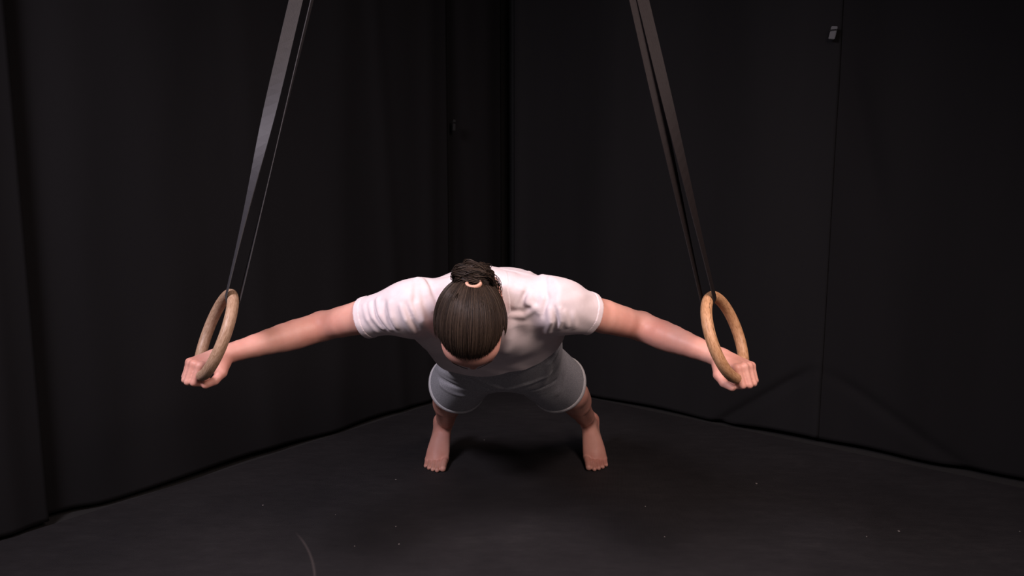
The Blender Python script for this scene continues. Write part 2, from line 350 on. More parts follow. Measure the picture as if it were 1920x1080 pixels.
def surface_nets(f, lo, hi, h, B=24, smooth=1):
    lo, hi = np.asarray(lo, float), np.asarray(hi, float)
    nb = np.ceil((hi-lo)/(h*B)).astype(int); NN = nb*B+4
    g = np.arange(B+1); I, J, K = np.meshgrid(g, g, g, indexing='ij'); loc = np.stack([I, J, K], -1).reshape(-1, 3)
    vk, vp, edges = [], [], []
    rad = h*B*0.5*math.sqrt(3)
    cen = np.stack(np.meshgrid(*[np.arange(x) for x in nb], indexing='ij'), -1).reshape(-1, 3)
    key = lambda i: (i[:, 0].astype(np.int64)*NN[1]+i[:, 1])*NN[2]+i[:, 2]
    for bidx in cen:
        c = (lo+(bidx+0.5)*h*B).astype(np.float32)
        d0 = f(c[None, :], c, rad)[0]
        if abs(d0) > rad*1.35+0.03: continue
        gi = loc+bidx*B
        D = f((lo+gi*h).astype(np.float32), c, rad).reshape(B+1, B+1, B+1)
        S = D < 0
        cnt = sum(S[x:B+x, y:B+y, z:B+z].astype(np.int8) for x in (0, 1) for y in (0, 1) for z in (0, 1))
        act = np.argwhere((cnt > 0) & (cnt < 8))
        if not len(act): continue
        pos = np.zeros((len(act), 3)); num = np.zeros(len(act)); a0, a1, a2 = act.T
        for ax in range(3):
            o1, o2 = [x for x in range(3) if x != ax]
            for s1 in (0, 1):
                for s2 in (0, 1):
                    st = [0, 0, 0]; st[o1], st[o2] = s1, s2; en = list(st); en[ax] = 1
                    d1 = D[a0+st[0], a1+st[1], a2+st[2]]; d2 = D[a0+en[0], a1+en[1], a2+en[2]]
                    m = (d1 < 0) != (d2 < 0); t = np.where(m, d1/np.where(m, d1-d2, 1), 0)
                    pp = np.array(st, float)[None, :].repeat(len(act), 0); pp[:, ax] += t
                    pos += pp*m[:, None]; num += m
        vk.append(key(act+bidx*B)); vp.append(lo+(act+bidx*B+pos/num[:, None])*h)
        for ax in range(3):
            s0 = S[:B, :B, :B]; s1 = [S[1:, :B, :B], S[:B, 1:, :B], S[:B, :B, 1:]][ax]
            e = np.argwhere(s0 != s1)
            if len(e): edges.append((ax, e+bidx*B, s0[e[:, 0], e[:, 1], e[:, 2]]))
    vk = np.concatenate(vk); vp = np.concatenate(vp); od = np.argsort(vk); vk, vp = vk[od], vp[od]
    Q = []
    for ax, e, s in edges:
        o1, o2 = [(1, 2), (2, 0), (0, 1)][ax]
        qs = []
        for (x, y) in ((-1, -1), (0, -1), (0, 0), (-1, 0)):
            n = e.copy(); n[:, o1] += x; n[:, o2] += y; kk = key(n); j = np.clip(np.searchsorted(vk, kk), 0, len(vk)-1)
            qs.append(np.where(vk[j] == kk, j, -1))
        q = np.stack(qs, 1); ok = (q >= 0).all(1); q = q[ok]; s2 = s[ok]
        q[~s2] = q[~s2][:, ::-1]; Q.append(q)
    Q = np.concatenate(Q)
    used = np.zeros(len(vp), bool); used[Q.ravel()] = True
    rm = np.cumsum(used)-1; vp = vp[used]; Q = rm[Q]
    for _ in range(smooth):
        acc = np.zeros_like(vp); num = np.bincount(np.concatenate([Q.ravel(), Q.ravel()]), minlength=len(vp)).astype(float)
        for ax in range(3):
            x = vp[:, ax]
            acc[:, ax] = np.bincount(Q.ravel(), weights=x[np.roll(Q, 1, 1)].ravel(), minlength=len(vp)) + np.bincount(Q.ravel(), weights=x[np.roll(Q, -1, 1)].ravel(), minlength=len(vp))
        vp = vp*0.5 + 0.5*acc/np.maximum(num, 1)[:, None]
    return vp, Q

# ---------------------------------------------------------------- rings, straps (poses first: the hands close on them)
R_RING, R_TUBE = 0.100, 0.0132
def ring_pose(cpx, Y, a, b, c, grip):
    # centre on the pixel ray at depth Y, tilt a sideways, b in depth, c = heading of the ring plane; grip = angle round the ring
    C = P(*cpx, Y); sv = nrm([math.sin(a), -math.sin(b), 1.0]); eb = np.array([math.sin(c), math.cos(c), 0.0]); eb = nrm(eb-np.dot(eb, sv)*sv)
    g = math.radians(grip); G = C+R_RING*(eb*math.cos(g)+sv*math.sin(g)); tb = -eb*math.sin(g)+sv*math.cos(g)
    return C, sv, eb, G, tb
CA, sA_, ebA0, GA, ebA = ring_pose((404.3, 627), 1.60, 0.575, 0.08, -0.550, 260)
CB, sB_, ebB0, GB, ebB = ring_pose((1360.3, 631.6), 1.60, -0.524, 0.04, 0.572, 260)
print('ring up', sA_, sB_, 'bar', ebA, ebB)

def torus(name, C, s, eb, mat):
    nu, nv = 96, 24
    e1 = eb; e2 = s; e3 = np.cross(e1, e2)
    u = np.linspace(0, 2*np.pi, nu, endpoint=False); v = np.linspace(0, 2*np.pi, nv, endpoint=False)
    U, V = np.meshgrid(u, v, indexing='ij')
    pts = np.stack([(R_RING+R_TUBE*np.cos(V))*np.cos(U), (R_RING+R_TUBE*np.cos(V))*np.sin(U), R_TUBE*np.sin(V)], -1).reshape(-1, 3)
    idx = np.arange(nu*nv).reshape(nu, nv)
    q = np.stack([idx, np.roll(idx, -1, 0), np.roll(np.roll(idx, -1, 0), -1, 1), np.roll(idx, -1, 1)], -1).reshape(-1, 4)
    o = mesh_obj(name, pts, q, mat)
    from mathutils import Matrix
    m = Matrix(((e1[0], e2[0], e3[0], C[0]), (e1[1], e2[1], e3[1], C[1]), (e1[2], e2[2], e3[2], C[2]), (0, 0, 0, 1)))
    o.matrix_world = m; return o
ringA = torus('gymnastic_ring', CA, sA_, ebA0, M_woodA)
tag(ringA, 'pale wooden gymnastic ring hanging on the bright grey strap, turned almost edge-on', 'ring', 'wooden gymnastic rings held by the person')
ringB = torus('gymnastic_ring', CB, sB_, ebB0, M_woodB)
tag(ringB, 'warm brown wooden gymnastic ring with a dark crack, hanging on the shade-darkened strap', 'ring', 'wooden gymnastic rings held by the person')
# the dark crack along the inner top of the right ring
ang = np.linspace(math.radians(100), math.radians(178), 40); cr = []
for i, a in enumerate(ang):
    ph = math.radians(58+22*i/39+5*math.sin(i*0.7))
    for dlt, rr in ((-0.05, 1.004), (0.0, 1.022), (0.05, 1.004)):
        p2 = ph+dlt*(0.6+0.5*math.sin(i*1.7))
        x = R_RING+R_TUBE*rr*math.cos(p2); cr.append((x*math.cos(a), x*math.sin(a), R_TUBE*rr*math.sin(p2)))
cf = [[3*i+j, 3*i+j+1, 3*i+j+4, 3*i+j+3] for i in range(39) for j in range(2)]
M_crack = mat_plain('dark_wood_crack', (0.055, 0.028, 0.014), 0.8)
mesh_obj('grain_crack', cr, cf, M_crack, ringB)

def strap(name, G, s, eb, anchor, topw, wid, label, sep_top, flip=1, tlen=0.5, smat=None):
    T = G+s*R_RING                     # centre of the tube at the top of the ring
    rr = R_TUBE+0.0022
    up = nrm(anchor-T); upp = nrm(up-np.dot(up, eb)*eb); lat = np.cross(eb, upp)
    path, wd = [], []
    def leg(sgn, seq, tpw):
        a0 = T+lat*sgn*rr; a1 = anchor+np.array(sep_top)*sgn
        for t in seq:
            e = t*t*(3-2*t) if False else t
            p = a0+(a1-a0)*e; tw = min(1, t/tlen); tw = tw*tw*(3-2*tw)
            d = nrm(eb*(1-tw)+np.asarray(tpw)*tw*flip); path.append(p); wd.append(d)
    leg(1, np.linspace(1, 0, 70), topw[0])
    for a in np.linspace(0, math.pi, 14)[1:-1]:
        path.append(T+rr*(lat*math.cos(a)-upp*math.sin(a))); wd.append(eb)
    leg(-1, np.linspace(0, 1, 70), topw[1])
    path = np.array(path); tang = np.gradient(path, axis=0); n = len(path)
    V, L = [], 0.0; ls = []
    for i in range(n):
        t = nrm(tang[i]); d = nrm(wd[i]-np.dot(wd[i], t)*t); nn = np.cross(t, d)
        if i: L += np.linalg.norm(path[i]-path[i-1])
        ls.append(L)
        for (x, y) in ((-1, -1), (1, -1), (1, 1), (-1, 1)): V.append(path[i]+d*x*wid/2+nn*y*0.0008)
    Fc = []
    for i in range(n-1):
        for j in range(4): Fc.append([4*i+j, 4*i+(j+1) % 4, 4*i+4+(j+1) % 4, 4*i+4+j])
    Fc += [[3, 2, 1, 0], [4*n-4, 4*n-3, 4*n-2, 4*n-1]]
    o = mesh_obj(name, V, Fc, smat or M_strap, smooth=False)
    uv = o.data.uv_layers.new(name='UVMap')
    for lp in o.data.loops:
        vi = lp.vertex_index; uv.data[lp.index].uv = ((vi % 4) in (1, 2), ls[vi//4]*3.0)
    tag(o, label, 'strap', 'webbing straps carrying the rings')
    # anchor bolted to the ceiling
    r = bpy.data.objects.new('ceiling_anchor', None); col.objects.link(r); r.location = tuple(anchor)
    bm = bmesh.new(); boxmesh(bm, (0, 0, H_CEIL-anchor[2]-0.006), (0.09, 0.09, 0.012)); bm_obj('base_plate', bm, M_metal, r, bevel=0.002)
    bm = bmesh.new(); bmesh.ops.create_cone(bm, segments=14, radius1=0.006, radius2=0.006, depth=0.12, cap_ends=True)
    b2 = bm_obj('cross_bar', bm, M_metal, r, smooth=True); b2.rotation_euler = (0, math.pi/2, 0); b2.location = (0, 0, 0.004)
    for sg in (-1, 1):
        bm = bmesh.new(); boxmesh(bm, (sg*0.042, 0, (H_CEIL-anchor[2])/2-0.004), (0.006, 0.03, H_CEIL-anchor[2]-0.004)); bm_obj('bracket_arm', bm, M_metal, r)
    tag(r, 'black steel ceiling anchor above ' + label, 'anchor', 'ceiling anchors of the straps')
    return o
def anchor_from(G, s, px, Ytop, z):
    T = G+s*R_RING; Q = P(*px, Ytop); k = (z-T[2])/(Q[2]-T[2]); return T+(Q-T)*k
ZA = 2.40
LEGS_A = ((-0.15, 1.0, 0), (-0.85, -0.5, 0))
ancA = anchor_from(CA, sA_, (570, 0), 1.56, ZA); ancB = anchor_from(CB, sB_, (1198, 0), 1.54, ZA)
print('anchors', ancA, ancB, 'ringtop', CA+sA_*R_RING, CB+sB_*R_RING)
strap('ring_strap', CA, sA_, ebA0, ancA, LEGS_A, 0.028, 'bright grey webbing strap holding the pale wooden ring', (0.017, 0.004, 0), 1, 0.46, M_strap)
strap('ring_strap', CB, sB_, ebB0, ancB, ((0.95, 0.3, 0), (0.95, 0.35, 0)), 0.028, 'shade-darkened webbing strap holding the warm brown wooden ring', (0.002, 0.012, 0), 1, 0.36, M_strap_shaded)

# ---------------------------------------------------------------- person: joints
X3 = np.array([1.0, 0, 0]); Z3 = np.array([0, 0, 1.0])
hipc = P(948, 668, 2.145); waist = P(930, 634, 1.975); chest = P(912, 585, 1.83); shc = P(907, 560, 1.725)
SL, SR = P(772, 573, 1.70), P(1042, 569, 1.70)
EL, ER = P(604, 612, 1.79), P(1202, 612, 1.82)
hipL, hipR = P(900, 668, 2.145), P(984, 668, 2.145)
knL, knR = P(841, 742, 2.50), P(1071, 740, 2.50)
anL, anR = P(835, 791, 2.84), P(1102, 789, 2.84)
def hand_frame(G, eb, sgn):
    ef = np.array([eb[1]*sgn, -eb[0]*sgn, 0]); ef = nrm(ef)+np.array([0, 0, -0.10]); ef = nrm(ef-np.dot(ef, eb)*eb)
    up = np.cross(ef, eb); up = up if up[2] > 0 else -up
    return ef, up
efA, upA = hand_frame(GA, ebA, -1); efB, upB = hand_frame(GB, ebB, 1)
HS = 0.86
def HL(G, ef, eb, up): return lambda f, b, n: G+(ef*f+eb*b+up*(n+0.002))*HS
def yaw(ef, eb, up, a): return nrm(ef*math.cos(a)-eb*math.sin(a)), nrm(eb*math.cos(a)+ef*math.sin(a)), up
efA, ebA, upA = yaw(efA, ebA, upA, math.radians(28)); efB, ebB, upB = yaw(efB, ebB, upB, math.radians(32))
hA, hB = HL(GA, efA, ebA, upA), HL(GB, efB, ebB, upB)
WL, WR = hA(-0.080, 0.0, 0.024), hB(-0.080, 0.0, 0.024)
print('lens: upper', np.linalg.norm(SL-EL), np.linalg.norm(SR-ER), 'fore', np.linalg.norm(EL-WL), np.linalg.norm(ER-WR),
      'thigh', np.linalg.norm(hipL-knL), np.linalg.norm(hipR-knR), 'shin', np.linalg.norm(knL-anL), np.linalg.norm(knR-anR), 'torso', np.linalg.norm(shc-hipc))

tu = nrm(shc-hipc); tv = nrm(X3-np.dot(X3, tu)*tu); tw = np.cross(tu, tv)     # tw: dorsal if z>0
if tw[2] < 0: tw = -tw
TL = np.linalg.norm(shc-hipc)
def toff(p, ax): return float(np.dot(p-(hipc+tu*np.dot(p-hipc, tu)), ax))
def tpar(p): return float(np.dot(p-hipc, tu)/TL)
print('torso par', tpar(waist), tpar(chest), 'frame', tu, tv, tw)
wvax = np.cross(tu, tv)
ts_t = [-0.12, 0.0, tpar(waist), tpar(chest), 1.0]
cv_t = [0, 0, toff(waist, tv), toff(chest, tv), 0]
cw_t = [0, 0, toff(waist, wvax), toff(chest, wvax), 0]

def arm_prims(S, E, W):
    out = []; d = nrm(E-S)
    def chain(A, B, prof, k0):
        for n_, ((t0, r0), (t1, r1)) in enumerate(zip(prof[:-1], prof[1:])):
            out.append(rc(A+(B-A)*t0, A+(B-A)*t1, r0, r1, k0 if n_ == 0 else 0.003))
    chain(S, E, [(0, 0.042), (0.3, 0.0445), (0.55, 0.0440), (0.78, 0.0400), (1, 0.0365)], 0.02)
    out.append(ell(E+np.array([0, 0.012, 0.016])+d*0.006, np.eye(3), (0.019, 0.018, 0.018), 0.018))         # elbow point
    chain(E, W, [(0, 0.0350), (0.14, 0.0372), (0.28, 0.0375), (0.42, 0.0355), (0.56, 0.0320), (0.70, 0.0285), (0.85, 0.0250), (1, 0.0232)], 0.018)
    out.append(ell(E+(W-E)*0.24+np.array([0, -0.004, -0.010]), np.stack([nrm(W-E), nrm(np.cross(W-E, Z3)), nrm(np.cross(W-E, np.cross(W-E, Z3)))]), (0.095, 0.026, 0.029), 0.006))
    return out
RC = rc
def hand_prims(h, G, ef, eb, up):
    out = []; K = 0.90
    def rc(a, b, ra, rb, k): return RC(a, b, ra*K, rb*K, k)
    W = h(-0.080, 0, 0.024)
    out.append(rc(h(-0.088, -0.012, 0.025), h(-0.05, -0.018, 0.027), 0.019, 0.016, 0.015))
    out.append(rc(h(-0.088, 0.012, 0.024), h(-0.05, 0.016, 0.025), 0.018, 0.016, 0.015))
    bs = (-0.0305, -0.0100, 0.0110, 0.0300); ns = (0.029, 0.0325, 0.0305, 0.0265); fs = (0.012, 0.016, 0.013, 0.006); sc = (0.98, 1.05, 1.0, 0.86); rr = (1.0, 1.0, 0.95, 0.86)
    for b, n, f0 in zip(bs, ns, fs):
        out.append(rc(h(-0.055, b*0.6, 0.026), h(f0-0.004, b, n-0.002), 0.0145, 0.0115, 0.008))
    out.append(rc(h(-0.058, -0.020, 0.012), h(-0.034, -0.036, 0.004), 0.0175, 0.014, 0.012))
    out.append(rc(h(-0.055, 0.022, 0.014), h(-0.020, 0.031, 0.020), 0.0165, 0.011, 0.012))
    for b, n, f0, s, r in zip(bs, ns, fs, sc, rr):
        b2 = b*0.93
        mcp, pip, dip, tip = h(f0, b, n), h(f0+0.024*s, b2, n-0.041*s), h(f0-0.003*s, b2*0.95, n-0.055*s), h(f0-0.024*s, b2*0.92, n-0.052*s)
        out.append(ell(mcp+up*0.001, np.stack([ef, eb, up]), (0.0104*r, 0.0090*r, 0.0095*r), 0.006))
        out.append(rc(mcp, pip, 0.0102*r, 0.0093*r, 0.0035)); out.append(rc(pip, dip, 0.0092*r, 0.0083*r, 0.003)); out.append(rc(dip, tip, 0.0083*r, 0.0072*r, 0.003))
    c, m, i, t = h(-0.062, -0.026, 0.008), h(-0.038, -0.046, -0.006), h(-0.012, -0.049, -0.019), h(0.012, -0.041, -0.025)
    out.append(rc(c, m, 0.0155, 0.0132, 0.010)); out.append(rc(m, i, 0.0130, 0.0112, 0.004)); out.append(rc(i, t, 0.0112, 0.0094, 0.003))
    return out
def foot_prims(an, ballpx, tippx, med):      # med: sign of X towards the big toe
    out = []
    ball = F(*ballpx, 0.024); tip = F(*tippx, 0.010)
    d = nrm((tip-ball)*[1, 1, 0]); lat = nrm(np.array([d[1], -d[0], 0])); lat = lat if lat[0]*med > 0 else -lat       # lat towards the big toe
    back = nrm(np.array([-d[0]*0.64, -d[1]*0.64, 0.77])); sole = nrm(np.cross(lat, back)); sole = sole if sole[1] < 0 else -sole  # sole: dorsal direction
    heel = ball+back*0.165
    L = np.linalg.norm(an-ball)
    out.append(loft(ball-nrm(an-ball)*0.012, an, lat, [0, 0.25, 0.6, 1.0], [0.049, 0.048, 0.038, 0.027], [0.018, 0.021, 0.029, 0.032], n=2.2, k=0.02))
    out.append(rc(ball+sole*-0.002, heel-back*0.02, 0.020, 0.026, 0.03)); out.append(ell(heel+sole*0.012, np.stack([lat, back, sole]), (0.024, 0.027, 0.029), 0.015))
    out.append(rc(heel+sole*0.016, an+np.array([0, 0.030, 0.04]), 0.018, 0.018, 0.015))
    out.append(ell(an+lat*0.028+np.array([0, 0.005, 0]), np.eye(3), (0.010, 0.012, 0.012), 0.012)); out.append(ell(an-lat*0.028-np.array([0, 0, 0.008]), np.eye(3), (0.010, 0.012, 0.012), 0.012))
    # toes, big toe first
    offs = (0.035, 0.013, -0.006, -0.024, -0.041); ln = (0.048, 0.052, 0.047, 0.040, 0.030); r0 = (0.0145, 0.0105, 0.010, 0.0095, 0.009); st = (0.002, 0.004, 0.002, -0.002, -0.008)
    L2 = np.linalg.norm((tip-ball)*[1, 1, 0])
    for o_, l_, r_, s_ in zip(offs, ln, r0, st):
        a = ball+lat*o_+d*s_; a = np.array([a[0], a[1], r_+0.010]); m = a+d*l_*0.6; m[2] = r_+0.007; e = a+d*l_*(L2/0.050 if L2 > 0.05 else 1); e[2] = r_*0.92
        out.append(rc(a, m, r_, r_*0.93, 0.006)); out.append(rc(m, e, r_*0.93, r_*0.92, 0.004))
    return out
def leg_prims(hip, kn, an, med):
    out = []; d = nrm(kn-hip); f = nrm(an-kn)
    out.append(rc(hip, kn, 0.080, 0.049, 0.04)); out.append(rc(kn, kn+(an-kn)*0.3, 0.049, 0.049, 0.03)); out.append(rc(kn+(an-kn)*0.3, kn+(an-kn)*0.8, 0.049, 0.039, 0.012)); out.append(rc(kn+(an-kn)*0.8, an, 0.038, 0.032, 0.010))
    vent = np.array([0, -0.5, -0.85])
    out.append(ell(kn+(an-kn)*0.3-vent*0.020, np.stack([f, X3, np.cross(f, X3)]), (0.11, 0.038, 0.036), 0.05))
    return out

# head frame
ha = math.radians(4); Hc = P(883, 607, 1.60)
hx = nrm([1, 0.02, 0.03]); hu = nrm(np.array([0.01, -math.cos(ha), math.sin(ha)])); hu = nrm(hu-np.dot(hu, hx)*hx)
hf = np.cross(hx, hu); hf = hf if hf[2] < 0 else -hf
def HD(x, f_, u_): return Hc+hx*x+hf*f_+hu*u_
HAX = np.stack([hx, hf, hu])
def head_prims():
    o = [ell(HD(0, -0.006, 0.020), HAX, (0.076, 0.097, 0.088), 0.02),
         ell(HD(0, 0.030, -0.045), HAX, (0.060, 0.062, 0.078), 0.03),
         ell(HD(0, 0.052, 0.032), HAX, (0.063, 0.042, 0.046), 0.02),
         ell(HD(0, 0.066, -0.106), HAX, (0.026, 0.022, 0.020), 0.025),
         rc(HD(-0.048, 0.005, -0.085), HD(-0.012, 0.066, -0.108), 0.018, 0.016, 0.03), rc(HD(0.048, 0.005, -0.085), HD(0.012, 0.066, -0.108), 0.018, 0.016, 0.03),
         rc(HD(-0.040, 0.078, 0.010), HD(-0.010, 0.090, 0.008), 0.010, 0.010, 0.015), rc(HD(0.040, 0.078, 0.010), HD(0.010, 0.090, 0.008), 0.010, 0.010, 0.015),
         ell(HD(-0.031, 0.096, -0.012), HAX, (0.017, 0.014, 0.012), 0.012, 's'), ell(HD(0.031, 0.096, -0.012), HAX, (0.017, 0.014, 0.012), 0.012, 's'),
         ell(HD(-0.031, 0.078, -0.013), HAX, (0.015, 0.0125, 0.0105), 0.004), ell(HD(0.031, 0.078, -0.013), HAX, (0.015, 0.0125, 0.0105), 0.004),
         rc(HD(0, 0.090, 0.000), HD(0, 0.105, -0.042), 0.0085, 0.0115, 0.012), ell(HD(-0.012, 0.098, -0.046), HAX, (0.008, 0.010, 0.008), 0.008), ell(HD(0.012, 0.098, -0.046), HAX, (0.008, 0.010, 0.008), 0.008),
         ell(HD(0, 0.090, -0.070), HAX, (0.022, 0.010, 0.006), 0.006), ell(HD(0, 0.089, -0.080), HAX, (0.019, 0.010, 0.0065), 0.005)]
    for s in (-1, 1):
        o += [ell(HD(s*0.078, -0.006, -0.022), HAX, (0.009, 0.018, 0.031), 0.006), ell(HD(s*0.086, -0.002, -0.020), HAX, (0.006, 0.010, 0.019), 0.006, 's')]
    nb = shc+tu*0.02
    o += [rc(HD(0, -0.030, -0.045), nb, 0.056, 0.062, 0.035)]
    return o
torso = [loft(hipc, shc, X3, ts_t, [0.145, 0.154, 0.140, 0.150, 0.110], [0.080, 0.098, 0.092, 0.096, 0.070], cv_t, cw_t, n=2.3, k=0.03),
         rc(shc+tu*0.005+tw*0.012, SL, 0.048, 0.040, 0.03), rc(shc+tu*0.005+tw*0.012, SR, 0.048, 0.040, 0.03),
         rc(shc-tu*0.10+tw*0.04+tv*-0.07, SL-tu*0.03, 0.046, 0.034, 0.04), rc(shc-tu*0.10+tw*0.04+tv*0.07, SR-tu*0.03, 0.046, 0.034, 0.04),
         ell(chest-tw*0.055+tv*-0.07+tu*0.02, np.stack([tv, tu, tw]), (0.075, 0.07, 0.055), 0.04), ell(chest-tw*0.055+tv*0.07+tu*0.02, np.stack([tv, tu, tw]), (0.075, 0.07, 0.055), 0.04),
         ell(hipL+tw*0.05, np.stack([tv, tu, tw]), (0.09, 0.10, 0.09), 0.04), ell(hipR+tw*0.05, np.stack([tv, tu, tw]), (0.09, 0.10, 0.09), 0.04)]
body = torso + leg_prims(hipL, knL, anL, 1) + leg_prims(hipR, knR, anR, -1) + arm_prims(SL, EL, WL) + arm_prims(SR, ER, WR) + head_prims() \
    + foot_prims(anL, (819, 860), (814, 880), 1) + foot_prims(anR, (1116, 858), (1120, 878), -1) + hand_prims(hA, GA, efA, ebA, upA) + hand_prims(hB, GB, efB, ebB, upB)
vb, qb = surface_nets(lambda p, c, r: evalp(body, p, c=c, rad=r), (-0.86, 1.36, -0.02), (0.70, 3.05, 1.02), 0.0026, smooth=2)
vb[:, 2] = np.maximum(vb[:, 2], 0.0004)     # soles flattened on the mat
print('body', len(vb), len(qb), 'min z', vb[:, 2].min())
person = bpy.data.objects.new('person', None); col.objects.link(person)
base = (F(966, 870)); person.location = (float(base[0]), float(base[1]), 0.0)
def P_obj(name, v, q, mat, parent=None, tone=None):
    o = mesh_obj(name, v-np.array(person.location), q, mat, parent or person)
    if tone is not None:
        at = o.data.attributes.new('tone', 'FLOAT', 'POINT'); at.data.foreach_set('value', np.asarray(tone, np.float32))
    return o
tag(person, 'barefoot person in white t-shirt and grey shorts leaning forward, gripping a ring in each hand', 'person')
P_obj('body', vb, qb, M_skin)

# ---------------------------------------------------------------- t-shirt
def seg_dist2(p, pts):
    best = np.full(len(p), 1e9, np.float32); par = np.zeros(len(p), np.float32)
    ln = np.linalg.norm(np.diff(pts, axis=0), axis=1); tot = ln.sum(); acc = 0.0
    for a, b, l in zip(pts[:-1], pts[1:], ln):
        d = b-a; q = p-a; t = np.clip(q@d/float(d@d), 0, 1); e = q-t[:, None]*d; d2 = (e*e).sum(1)
        m = d2 < best; best = np.where(m, d2, best); par = np.where(m, (acc+t*l)/tot, par); acc += l
    return best, par
def trace(f, px, py, t0=1.2, t1=3.0):
    r = nrm(ray(px, py)); t = t0
    for _ in range(200):
        p = CAM+r*t; d = float(f(p[None, :].astype(np.float32))[0])
        if d < 0.0006: return p
        t += max(d*0.7, 0.0006)
        if t > t1: return None
    return p
def folds_from(f, specs):
    out = []
    for pts, amp, wd in specs:
        w3 = [trace(f, *q) for q in pts]; w3 = [q for q in w3 if q is not None]
        if len(w3) >= 2:
            w3 = np.array(w3, np.float32); out.append((w3, amp, wd, w3.mean(0), float(np.linalg.norm(w3-w3.mean(0), axis=1).max())))
        else: print('fold missed', pts)
    return out
def fold_disp(p, folds, c=None, rad=None):
    s = np.zeros(len(p), np.float32)
    for w3, amp, wd, cc_, rr_ in folds:
        if c is not None and np.linalg.norm(cc_-c) > rr_+rad+wd*3: continue
        d2, par = seg_dist2(p, w3); s += amp*np.exp(-d2/(wd*wd))*np.sqrt(np.sin(np.clip(par*0.86+0.07, 0, 1)*math.pi))
    return s
def sleeve(S, E, end, g, ext=0.0, tilt=0):
    return loft(S, E, Z3, [-0.10, 0.1, 0.35, end+ext], [0.052, 0.055, 0.054, 0.0525], [0.056, 0.058, 0.055, 0.052], cv=[0, 0, -0.002, -0.004], n=2.1, k=0.05, grow=g)
hem_t = tpar(waist)+0.055
def shirt_prims(g, ext):
    tt_ = [hem_t-0.36, hem_t-0.06, tpar(chest), 0.86, 1.0]
    cvv = np.interp(tt_, ts_t, cv_t); cww = np.interp(tt_, ts_t, cw_t)
    return [loft(hipc, shc, X3, tt_, [0.200, 0.194, 0.180, 0.166, 0.130], [0.126, 0.123, 0.122, 0.112, 0.082], cvv, cww, n=2.3, k=0.03, grow=g),
            rc(shc+tu*0.005+tw*0.012, SL, 0.060+g, 0.053+g, 0.035), rc(shc+tu*0.005+tw*0.012, SR, 0.060+g, 0.053+g, 0.035),
            rc(shc-tu*0.10+tw*0.045+tv*-0.07, SL-tu*0.03, 0.058+g, 0.045+g, 0.05), rc(shc-tu*0.10+tw*0.045+tv*0.07, SR-tu*0.03, 0.058+g, 0.045+g, 0.05),
            rc(SL-tu*0.05+tv*0.005-tw*0.012, waist-tv*0.115, 0.046+g, 0.062+g, 0.05), rc(SR-tu*0.05-tv*0.012-tw*0.008, waist+tv*0.115, 0.042+g, 0.062+g, 0.05),
            ell(chest-tw*0.058+tv*-0.07+tu*0.02, np.stack([tv, tu, tw]), (0.082+g, 0.08+g, 0.062+g), 0.05), ell(chest-tw*0.058+tv*0.07+tu*0.02, np.stack([tv, tu, tw]), (0.082+g, 0.08+g, 0.062+g), 0.05),
            sleeve(SL, EL, ENDL, g, ext*2.2), sleeve(SR, ER, ENDR, g, ext*2.2)]
def hem_cut(p):              # slanted bottom hem: the shirt has ridden up on one flank
    q = p-hipc.astype(np.float32); v_ = q@tv.astype(np.float32)
    return (hem_t*TL+0.20*v_+0.006*np.sin(v_*45)-q@tu.astype(np.float32)).astype(np.float32)
ENDL, ENDR = 0.505, 0.39
outer = shirt_prims(0.0, 0.0); inner = shirt_prims(-0.0105, 0.10)
neck_hole = [rc(HD(0, -0.030, -0.045), shc+tu*0.015, 0.066, 0.070, 0.01), rc(HD(0, -0.02, 0.0), HD(0, -0.03, -0.05), 0.085, 0.07, 0.01)]
shirt_specs = [
    ([(783, 522), (784, 569), (793, 600), (816, 632)], 0.0069, 0.0079), ([(778, 524), (778, 569), (787, 600)], -0.0025, 0.0079),
    ([(752, 574), (762, 600), (776, 624)], 0.0103, 0.0072), ([(760, 572), (771, 600), (783, 618)], -0.0069, 0.0079),
    ([(731, 568), (735, 595), (742, 614)], 0.0103, 0.0066), ([(707, 562), (713, 591), (731, 617)], 0.0095, 0.0066), ([(720, 566), (724, 592), (737, 614)], -0.0069, 0.0066),
    ([(693, 570), (700, 595), (718, 616)], 0.0086, 0.0066), ([(700, 568), (707, 594), (724, 616)], -0.0060, 0.0066), ([(683, 572), (690, 600), (708, 622)], 0.0069, 0.0066),
    ([(793, 525), (804, 553), (815, 578)], 0.0103, 0.0105), ([(800, 524), (812, 550), (822, 570)], -0.0069, 0.0092), ([(815, 520), (826, 542)], 0.0086, 0.0092),
    ([(1016, 516), (1019, 560), (1011, 586)], 0.0069, 0.0079), ([(1022, 517), (1025, 560), (1018, 590)], -0.0051, 0.0079),
    ([(1031, 580), (1034, 604), (1026, 625)], 0.0103, 0.0079), ([(1040, 580), (1043, 604), (1036, 620)], -0.0086, 0.0079), ([(1050, 580), (1052, 602), (1046, 616)], 0.0103, 0.0066), ([(1058, 586), (1064, 612)], 0.0086, 0.0066), ([(1075, 590), (1077, 614)], 0.0051, 0.0079),
    ([(993, 511), (978, 544), (964, 571)], 0.0103, 0.0105), ([(1003, 512), (986, 545), (974, 575)], -0.0086, 0.0105), ([(1022, 513), (995, 549), (990, 567), (1002, 576)], 0.0103, 0.0092),
    ([(960, 512), (955, 540), (955, 560)], 0.0069, 0.0131), ([(1004, 577), (982, 592), (958, 592)], 0.0086, 0.0079), ([(1004, 570), (982, 584), (962, 584)], -0.0069, 0.0066),
    ([(957, 605), (953, 633), (946, 660)], 0.0103, 0.0118), ([(985, 600), (990, 630), (972, 668)], 0.0035, 0.0160)]
fb = folds_from(lambda p: evalp(outer, p), shirt_specs)
